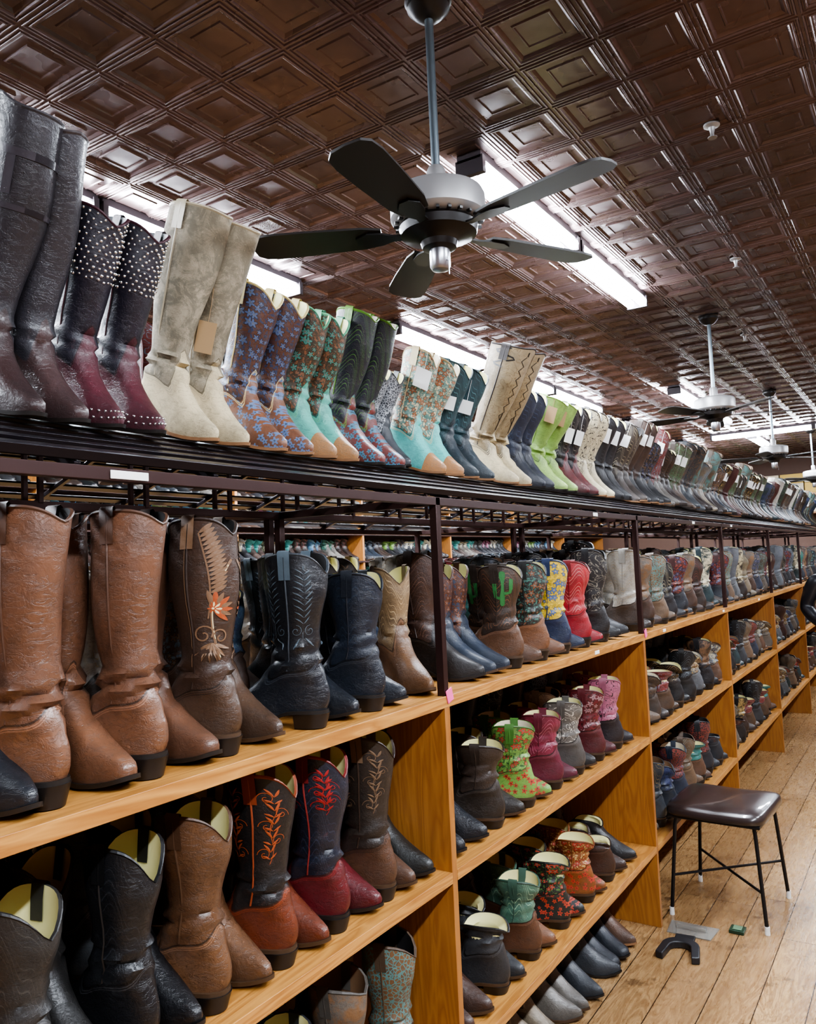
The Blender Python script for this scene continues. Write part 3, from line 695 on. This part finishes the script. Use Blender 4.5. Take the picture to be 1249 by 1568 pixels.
def plankfloor():
    m,nt,b=newmat('plank_floor');v=COORD(nt);s=SEP(nt,v)
    px=M(nt,'DIVIDE',s[0],.16);row_=M(nt,'FLOOR',px)
    off=M(nt,'FRACT',M(nt,'MULTIPLY',M(nt,'SINE',M(nt,'MULTIPLY',row_,12.9898)),437.58))
    py=M(nt,'ADD',M(nt,'DIVIDE',s[1],1.9),M(nt,'MULTIPLY',off,7.0));cell=M(nt,'FLOOR',py)
    wn=nt.nodes.new('ShaderNodeTexWhiteNoise');wn.noise_dimensions='2D';nt.links.new(COMB(nt,row_,cell),wn.inputs['Vector'])
    rnd=wn.outputs['Value']
    mp=COMB(nt,M(nt,'ADD',M(nt,'MULTIPLY',s[0],8.0),M(nt,'MULTIPLY',rnd,40.0)),M(nt,'MULTIPLY',s[1],1.3),rnd)
    n=NOISE(nt,mp,1.5,3,.55,1.6);ring=M(nt,'ABSOLUTE',M(nt,'SUBTRACT',M(nt,'FRACT',M(nt,'MULTIPLY',n,9.0)),.5))
    fine=NOISE(nt,mp,14,4,.6)
    f=M(nt,'ADD',M(nt,'MULTIPLY',ring,1.4),M(nt,'MULTIPLY',fine,.4),clamp=True)
    c=MIX(nt,f,hexc('6c4c2e'),hexc('b08e62')); c=MIX(nt,M(nt,'MULTIPLY',rnd,.55),c,hexc('6f5236'))
    kn=M(nt,'MULTIPLY',SMOOTH(nt,NOISE(nt,v,5,6,.8),.54,.66),.75)
    c=MIX(nt,kn,c,hexc('443020'))
    ex=M(nt,'ABSOLUTE',M(nt,'SUBTRACT',M(nt,'FRACT',px),.5));ey=M(nt,'ABSOLUTE',M(nt,'SUBTRACT',M(nt,'FRACT',py),.5))
    gap=M(nt,'MAXIMUM',M(nt,'GREATER_THAN',ex,.488),M(nt,'GREATER_THAN',ey,.4992))
    c=MIX(nt,gap,c,hexc('2a1c10'));nt.links.new(c,b.inputs['Base Color'])
    nt.links.new(M(nt,'MULTIPLY_ADD',fine,.3,.14),b.inputs['Roughness'])
    nt.links.new(BUMP(nt,M(nt,'SUBTRACT',fine,gap),.3,.002),b.inputs['Normal'])
    mb=MB();mb.bbox((-5.95,-3.05,-.05),(3.0,15.2,0));mb.obj('floor',[m])
plankfloor()
WALL=simple('painted_wall',hexc('6a5044'),.7,noise=.2)
for nm,a,b_ in(('wall_left',(-6.05,-3.05,0),(-5.95,15.2,3.15)),('wall_right',(2.95,-3.05,0),(3.05,15.2,3.15)),('wall_back',(-6.05,14.6,0),(3.05,14.7,3.15)),('wall_front',(-6.05,-3.15,0),(3.05,-3.05,3.15))):
    mb=MB();mb.bbox(a,b_);mb.obj(nm,[WALL])
mb=MB();mb.bbox((-5.95,14.56,0),(2.95,14.6,.12));mb.obj('baseboard_back',[PINE])
mb=MB()
x=-3.0;i=0
while x<.8:
    w_=random.uniform(.26,.42)
    for z0,hh in((2.49,.17),(2.665,.15),(2.19,.2)):
        mb.box((x+w_/2,14.4,z0+hh/2),(w_*.95,.28,hh),(i+int(z0*10))%4 if (i+int(z0*10))%4!=3 else 1)
        i+=1
    x+=w_
mb.bbox((-3.1,14.2,2.46),(1,14.58,2.49),3);mb.bbox((-3.1,14.2,2.16),(1,14.58,2.19),3)
mb.obj('stacked_box_shelf',[simple('box_yellow',hexc('d8b455'),.6),simple('box_cream',hexc('d9ccb0'),.6),simple('box_green',hexc('3f8a5a'),.6),PINE],bevel=.003)

# ---------------------------------------------------------------- fluorescent fixtures
COOL=(.83,.90,1.0)
TUBE=simple('fluorescent_tube',(1,1,1),.4,emit=(COOL,115))
HOUS=simple('fixture_housing',hexc('3a3438'),.4,.3)
def fixture(cx,cy,L,axis='y',e=30,z=CZ):
    mb=MB();hw=.05
    mb.bbox((-hw,-L/2,-.03),(hw,L/2,-.0),1)
    for x in(-.036,.036):
        mb.tube([(x,-L/2+.03,-.058),(x,L/2-.03,-.058)],.024,12,0)
    for y in(-L/2+.012,L/2-.012): mb.bbox((-hw*1.15,y-.012,-.085),(hw*1.15,y+.012,-.02),1)
    o=mb.obj('fluorescent_light_fixture',[TUBE,HOUS])
    o.location=(cx,cy,z+.003); 
    ld=bpy.data.lights.new('tube_light','AREA');ld.shape='RECTANGLE';ld.size=.09;ld.size_y=L-.08;ld.energy=e;ld.color=COOL
    l=bpy.data.objects.new('tube_light',ld);COL.objects.link(l);l.parent=o;l.location=(0,0,-.092)
    if axis=='x': o.rotation_euler=(0,0,PI/2)
for cy in(-.9,.34,1.36,2.59,4.72,5.95,7.18,9.3,11.5): fixture(-2.72,cy,1.21,e=70)
for cy,l in((3.08,.98),(4.12,1.04)): fixture(-1.34,cy,l,e=62)
for cy in(7.85,9.1,11.6): fixture(-1.85,cy,1.0,e=55)
for cx in(-1.7,-.5): fixture(cx,10.85,1.2,'x',e=55)
for cx,cy in((.75,-1.2),(.75,.4),(.75,2.0),(.75,4.2),(.75,6.8),(.75,9.5)): fixture(cx,cy,1.2,e=74)
for cy in(1.5,5,9): fixture(-4.0,cy,1.2,e=130)

# ---------------------------------------------------------------- ceiling fans
FM=simple('fan_pewter',(.30,.29,.29),.42,.5,noise=.3,nscale=8);FD=simple('fan_dark',hexc('14100f'),.35,.2,noise=.3);CH=simple('brushed_nickel',(.45,.45,.48),.3,1)
ROD=simple('rod_steel',(.18,.22,.25),.3,.8);BLW=simple('blade_wood',hexc('150d0b'),.5,noise=.4)
def fan(x,y,ang):
    e=empty('ceiling_fan',(x,y,0));dz=-.1
    mb=MB()
    mb.lathe([(.0,CZ),(.062,CZ),(.064,CZ-.012),(.058,CZ-.016),(.058,CZ-.03),(.045,CZ-.045),(.03,CZ-.058),(.015,CZ-.062)],mi=1)
    mb.obj('canopy',[FM,FD],parent=e)
    mb=MB();mb.tube([(0,0,CZ-.05),(0,0,2.69+dz)],.0115,12,1);mb.lathe([(.02,2.76+dz),(.025,2.75+dz),(.025,2.70+dz),(.04,2.685+dz)],n=20,mi=0);mb.obj('downrod',[FM,ROD],parent=e)
    mb=MB();mb.lathe([(.0,2.70+dz),(.05,2.70+dz),(.085,2.695+dz),(.12,2.685+dz),(.126,2.672+dz),(.126,2.62+dz),(.118,2.61+dz),(.1,2.603+dz)],n=48,mi=0)
    mb.lathe([(.1,2.604+dz),(.105,2.595+dz),(.10,2.575+dz),(.06,2.562+dz),(.05,2.555+dz)],n=40,mi=1)
    mb.lathe([(.05,2.556+dz),(.045,2.54+dz),(.03,2.535+dz),(.0,2.535+dz)],n=32,mi=1)
    for k in range(24):
        t=2*PI*k/24; mb.box((.112*math.cos(t),.112*math.sin(t),2.603+dz),(.012,.008,.006),1,Matrix.Rotation(t,3,'Z'))
    mb.obj('motor_housing',[FM,FD],parent=e)
    mb=MB();mb.lathe([(.026,2.536+dz),(.027,2.53+dz),(.027,2.49+dz),(.022,2.482+dz),(.012,2.478+dz),(.0,2.477+dz)],n=28,mi=0)
    mb.tube([(.025,-.01,2.5+dz),(.033,-.012,2.495+dz),(.033,-.012,2.46+dz)],.0012,5,0)
    mb.obj('switch_housing',[CH],parent=e)
    for k in range(5):
        t=ang+2*PI*k/5;R=Matrix.Rotation(t,4,'Z')@Matrix.Translation((0,0,2.585+dz))@Matrix.Rotation(math.radians(9),4,'X')
        mb=MB()
        prof=[(.15,.036),(.20,.048),(.35,.056),(.44,.058),(.48,.053),(.50,.036),(.505,0)]
        up=[(a,b) for a,b in prof]+[(a,-b) for a,b in prof[:-1][::-1]]
        n=len(up);vs=[R@Vector((a,b,.003)) for a,b in up]+[R@Vector((a,b,-.003)) for a,b in up]
        mb.add(vs,[list(range(n)),[n+i for i in range(n)]]+[[i,(i+1)%n,n+(i+1)%n,n+i] for i in range(n)],0)
        br=[(.08,.014),(.12,.012),(.15,.026),(.19,.030),(.22,.012)]
        q=[(a,b) for a,b in br]+[(a,-b) for a,b in br[::-1]];n=len(q)
        vs=[R@Vector((a,b,-.004)) for a,b in q]+[R@Vector((a,b,-.009)) for a,b in q]
        mb.add(vs,[list(range(n)),[n+i for i in range(n)]]+[[i,(i+1)%n,n+(i+1)%n,n+i] for i in range(n)],1)
        mb.obj('blade_%d'%(k+1),[BLW,FD],parent=e)
fan(-1.03,1.80,math.radians(-10))
fan(-1.10,5.35,math.radians(30));fan(-1.2,8.3,math.radians(50));fan(-1.2,11.4,.3)
for x,y in((-.55,2.95),(-1.0,6.0),(-3.2,3.5),(-.75,4.4)):
    mb=MB();mb.lathe([(.0,0),(.028,0),(.028,-.006),(.012,-.012),(.007,-.03),(.007,-.045),(.016,-.047),(.016,-.05),(0,-.05)],n=20)
    mb.obj('sprinkler_head',[FM],loc=(x,y,CZ+.001))

# ---------------------------------------------------------------- stool
def stool():
    e=empty('vinyl_stool',(-.885,3.93,0));e.rotation_euler=(0,0,math.radians(-3))
    VIN=simple('brown_vinyl',hexc('2a2120'),.28,noise=.2,coat=.4);BLK=simple('black_steel',(.015,.015,.017),.35,.5);TIP=simple('foot_cap',(.7,.7,.68),.5)
    w,d=.215,.225;mb=MB();vs=[];fs=[];n=40
    prof=[(.0,.44,.93),(.012,.436,.97),(.03,.44,1.0),(.045,.45,1.0),(.06,.462,.985),(.07,.472,.95),(.076,.48,.86),(.08,.486,.6),(.081,.488,.3)]
    for q,z,s in[(0,.437,.95)]+prof:
        for k in range(n):
            t=2*PI*k/n;c,sn=math.cos(t),math.sin(t);p=.28
            x=w*s*(abs(c)**p)*(1 if c>=0 else -1);y=d*s*(abs(sn)**p)*(1 if sn>=0 else -1)
            zz=z+ .012*(x/w)**2*(1 if q>.04 else 0.4)
            vs.append((x,y,zz))
    L=len(prof)+1
    for i in range(L-1):
        for k in range(n): fs.append((i*n+k,i*n+(k+1)%n,(i+1)*n+(k+1)%n,(i+1)*n+k))
    fs.append(tuple(range(n)));fs.append(tuple((L-1)*n+k for k in range(n)))
    mb.add(vs,fs);mb.obj('seat',[VIN],sharp=80,parent=e)
    mb=MB();fr=[(-.19,-.2,.432),(.19,-.2,.432),(.19,.2,.432),(-.19,.2,.432),(-.19,-.2,.432)]
    mb.tube(fr,.009,8);mb.obj('seat_frame',[BLK],parent=e)
    i=0;ft={}
    for sx in(-1,1):
        for sy in(-1,1):
            i+=1;mb=MB();a=Vector((sx*.165,sy*.18,.432));b=Vector((sx*.20,sy*.215,.012));ft[(sx,sy)]=(a,b)
            mb.tube([a,a.lerp(b,.1)+Vector((sx*.003,sy*.003,0)),b],.0085,10,0);mb.tube([b,b-Vector((0,0,.012))+Vector((0,0,.0005))],.011,10,1);mb.tube([b+Vector((0,0,.022)),b],.0105,10,1)
            mb.obj('leg_%d'%i,[BLK,TIP],parent=e)
    mb=MB()
    pt=lambda k,t:ft[k][0].lerp(ft[k][1],t)
    mb.tube([pt((-1,-1),.62),pt((1,1),.62)],.006,8);mb.tube([pt((1,-1),.64),pt((-1,1),.64)],.006,8)
    mb.obj('cross_brace',[BLK],parent=e)
stool()
def prism(mb,pts,z0,z1,mi=0):
    n=len(pts);vs=[(x,y,z0) for x,y in pts]+[(x,y,z1) for x,y in pts]
    mb.add(vs,[list(range(n)),[n+i for i in range(n)]]+[[i,(i+1)%n,n+(i+1)%n,n+i] for i in range(n)],mi)
mb=MB()
U=[]
for k in range(13): t=PI*k/12; U.append((.075*math.cos(t),.03+.075*math.sin(t)))
U+= [(-.085,-.05),(-.055,-.06)]
for k in range(11): t=PI-PI*k/10; U.append((.042*math.cos(t),.02+.042*math.sin(t)))
U+= [(.055,-.06),(.085,-.05)]
prism(mb,U,.0,.028);mb.box((0,.12,.006),(.08,.1,.012))
o=mb.obj('boot_jack',[simple('black_rubber',(.012,.012,.014),.45)],loc=(-.97,3.36,.001),bevel=.004);o.rotation_euler=(0,0,.1)
mb=MB();prism(mb,[(-.09,-.06),(.09,-.06),(.1,.06),(-.1,.06)],0,.004);mb.bbox((-.06,-.01,.004),(.06,.01,.02))
m,nt,b=newmat('clear_acrylic');b.inputs['Transmission Weight'].default_value=.8;b.inputs['Roughness'].default_value=.1;b.inputs['Base Color'].default_value=(.7,.68,.62,1)
mb.obj('acrylic_plate',[m],loc=(-.98,3.60,.001))
mb=MB();mb.bbox((-.03,-.03,0),(.03,.03,.014),0);mb.bbox((-.018,-.02,.014),(.018,.02,.018),1)
mb.obj('shoe_polish_tin',[simple('green_tin',hexc('27402f'),.3,.3),simple('tin_label',hexc('5c7a5c'),.4)],loc=(-.81,3.68,.001),bevel=.003)

# ---------------------------------------------------------------- shopper in long puffer coat
def person():
    e=empty('shopper',(-.62,7.5,0))
    COAT=simple('black_puffer',(.012,.012,.016),.35,noise=.3);JN=simple('jeans',hexc('1e2636'),.8);SK=simple('skin',hexc('c58f70'),.5);HR=simple('hair',hexc('2a1a12'),.5,noise=.4,nscale=60);SHO=simple('shoe',hexc('1a1613'),.5)
    def skin(name,verts,edges,rad,mat,root=0,sub=2):
        me=bpy.data.meshes.new(name);me.from_pydata(verts,edges,[]);o=bpy.data.objects.new(name,me);COL.objects.link(o);o.parent=e
        me.materials.append(mat)
        sk=o.modifiers.new('s','SKIN')
        for i,r in enumerate(rad):
            d=me.skin_vertices[0].data[i];d.radius=(r if isinstance(r,tuple) else (r,r));d.use_root=(i==root)
        sk.use_smooth_shade=True
        s=o.modifiers.new('ss','SUBSURF');s.levels=sub;s.render_levels=sub
    V=[(0,0,.42),(0,0,.6),(0,0,.8),(0,0,.95),(0,0,1.12),(0,0,1.3),(0,.0,1.42)];E=[(i,i+1) for i in range(6)]
    skin('coat_body',V,E,[(.2,.15),(.2,.15),(.19,.15),(.17,.13),(.19,.14),(.2,.13),(.09,.08)],COAT,3)
    for k,s in enumerate((-1,1)):
        V=[(s*.17,0,1.38),(s*.24,.02,1.3),(s*.31,.05,1.1),(s*.2,-.12,1.0),(s*.12,-.2,1.02)];skin('sleeve_%d'%(k+1),V,[(i,i+1) for i in range(4)],[.07,.075,.062,.05,.043],COAT)
        V=[(s*.09,0,.5),(s*.1,.01,.3),(s*.1,.02,.09)];skin('leg_%d'%(k+1),V,[(0,1),(1,2)],[.085,.065,.05],JN)
        V=[(s*.1,.03,.05),(s*.105,-.05,.04),(s*.11,-.16,.035)];skin('shoe_%d'%(k+1),V,[(0,1),(1,2)],[.045,.045,.035],SHO)
        b=Vector((s*.11,-.21,1.02));skin('palm_%d'%(k+1),[b,b+Vector((-s*.03,-.05,0)),b+Vector((-s*.04,-.08,-.005))],[(0,1),(1,2)],[.025,.032,.026],SK)
        for j in range(4):
            q=b+Vector((-s*.04,-.08,.024-.016*j));skin('finger_%d_%d'%(k+1,j+1),[q,q+Vector((-s*.02,-.03,-.004)),q+Vector((-s*.04,-.035,-.012))],[(0,1),(1,2)],[.009,.0085,.007],SK,sub=1)
        q=b+Vector((-s*.01,-.04,.025));skin('thumb_%d'%(k+1),[q,q+Vector((-s*.02,-.02,.025)),q+Vector((-s*.03,-.045,.03))],[(0,1),(1,2)],[.011,.01,.008],SK,sub=1)
    skin('head',[(0,0,1.44),(0,-.005,1.52),(0,-.01,1.58),(0,-.005,1.66),(0,.0,1.71)],[(0,1),(1,2),(2,3),(3,4)],[.05,.055,.075,.08,.05],SK,2)
    skin('hair',[(0,.03,1.5),(0,.035,1.6),(0,.02,1.69),(0,-.02,1.735)],[(0,1),(1,2),(2,3)],[.07,.085,.085,.05],HR,1)
    skin('nose',[(0,-.08,1.61),(0,-.1,1.585)],[(0,1)],[.01,.013],SK,sub=1)
    for k,s in enumerate((-1,1)):
        skin('ear_%d'%(k+1),[(s*.078,.005,1.62),(s*.082,.01,1.58)],[(0,1)],[.012,.009],SK,sub=1)
        skin('eye_%d'%(k+1),[(s*.03,-.078,1.625),(s*.034,-.078,1.625)],[(0,1)],[.007,.006],SHO,sub=1)
    skin('mouth',[(-.02,-.08,1.555),(0,-.085,1.553),(.02,-.08,1.555)],[(0,1),(1,2)],[.003,.005,.003],simple('lips',hexc('8a4038'),.5),sub=1)
person()

# ---------------------------------------------------------------- world, camera
w=bpy.data.worlds.new('World');scn.world=w;w.use_nodes=True
w.node_tree.nodes['Background'].inputs[0].default_value=(.8,.85,1,1);w.node_tree.nodes['Background'].inputs[1].default_value=.12
try:
    scn.view_settings.look='AgX - Medium High Contrast'
except Exception: pass
yaw,pit,rol,f,h=0.5745,0.0664,-0.0437,1232.46,1.6102
Fv=Vector((-math.sin(yaw)*math.cos(pit),math.cos(yaw)*math.cos(pit),math.sin(pit)));Rv=Vector((math.cos(yaw),math.sin(yaw),0));Uv=Rv.cross(Fv)
R2=Rv*math.cos(rol)+Uv*math.sin(rol);U2=-Rv*math.sin(rol)+Uv*math.cos(rol)
cd=bpy.data.cameras.new('camera');co=bpy.data.objects.new('camera',cd);COL.objects.link(co)
mt=Matrix(((R2.x,U2.x,-Fv.x,0),(R2.y,U2.y,-Fv.y,0),(R2.z,U2.z,-Fv.z,h),(0,0,0,1)))
co.matrix_world=mt
cd.sensor_fit='VERTICAL';cd.sensor_height=36;cd.lens=f/1568.35*36;cd.clip_start=.02
scn.camera=co
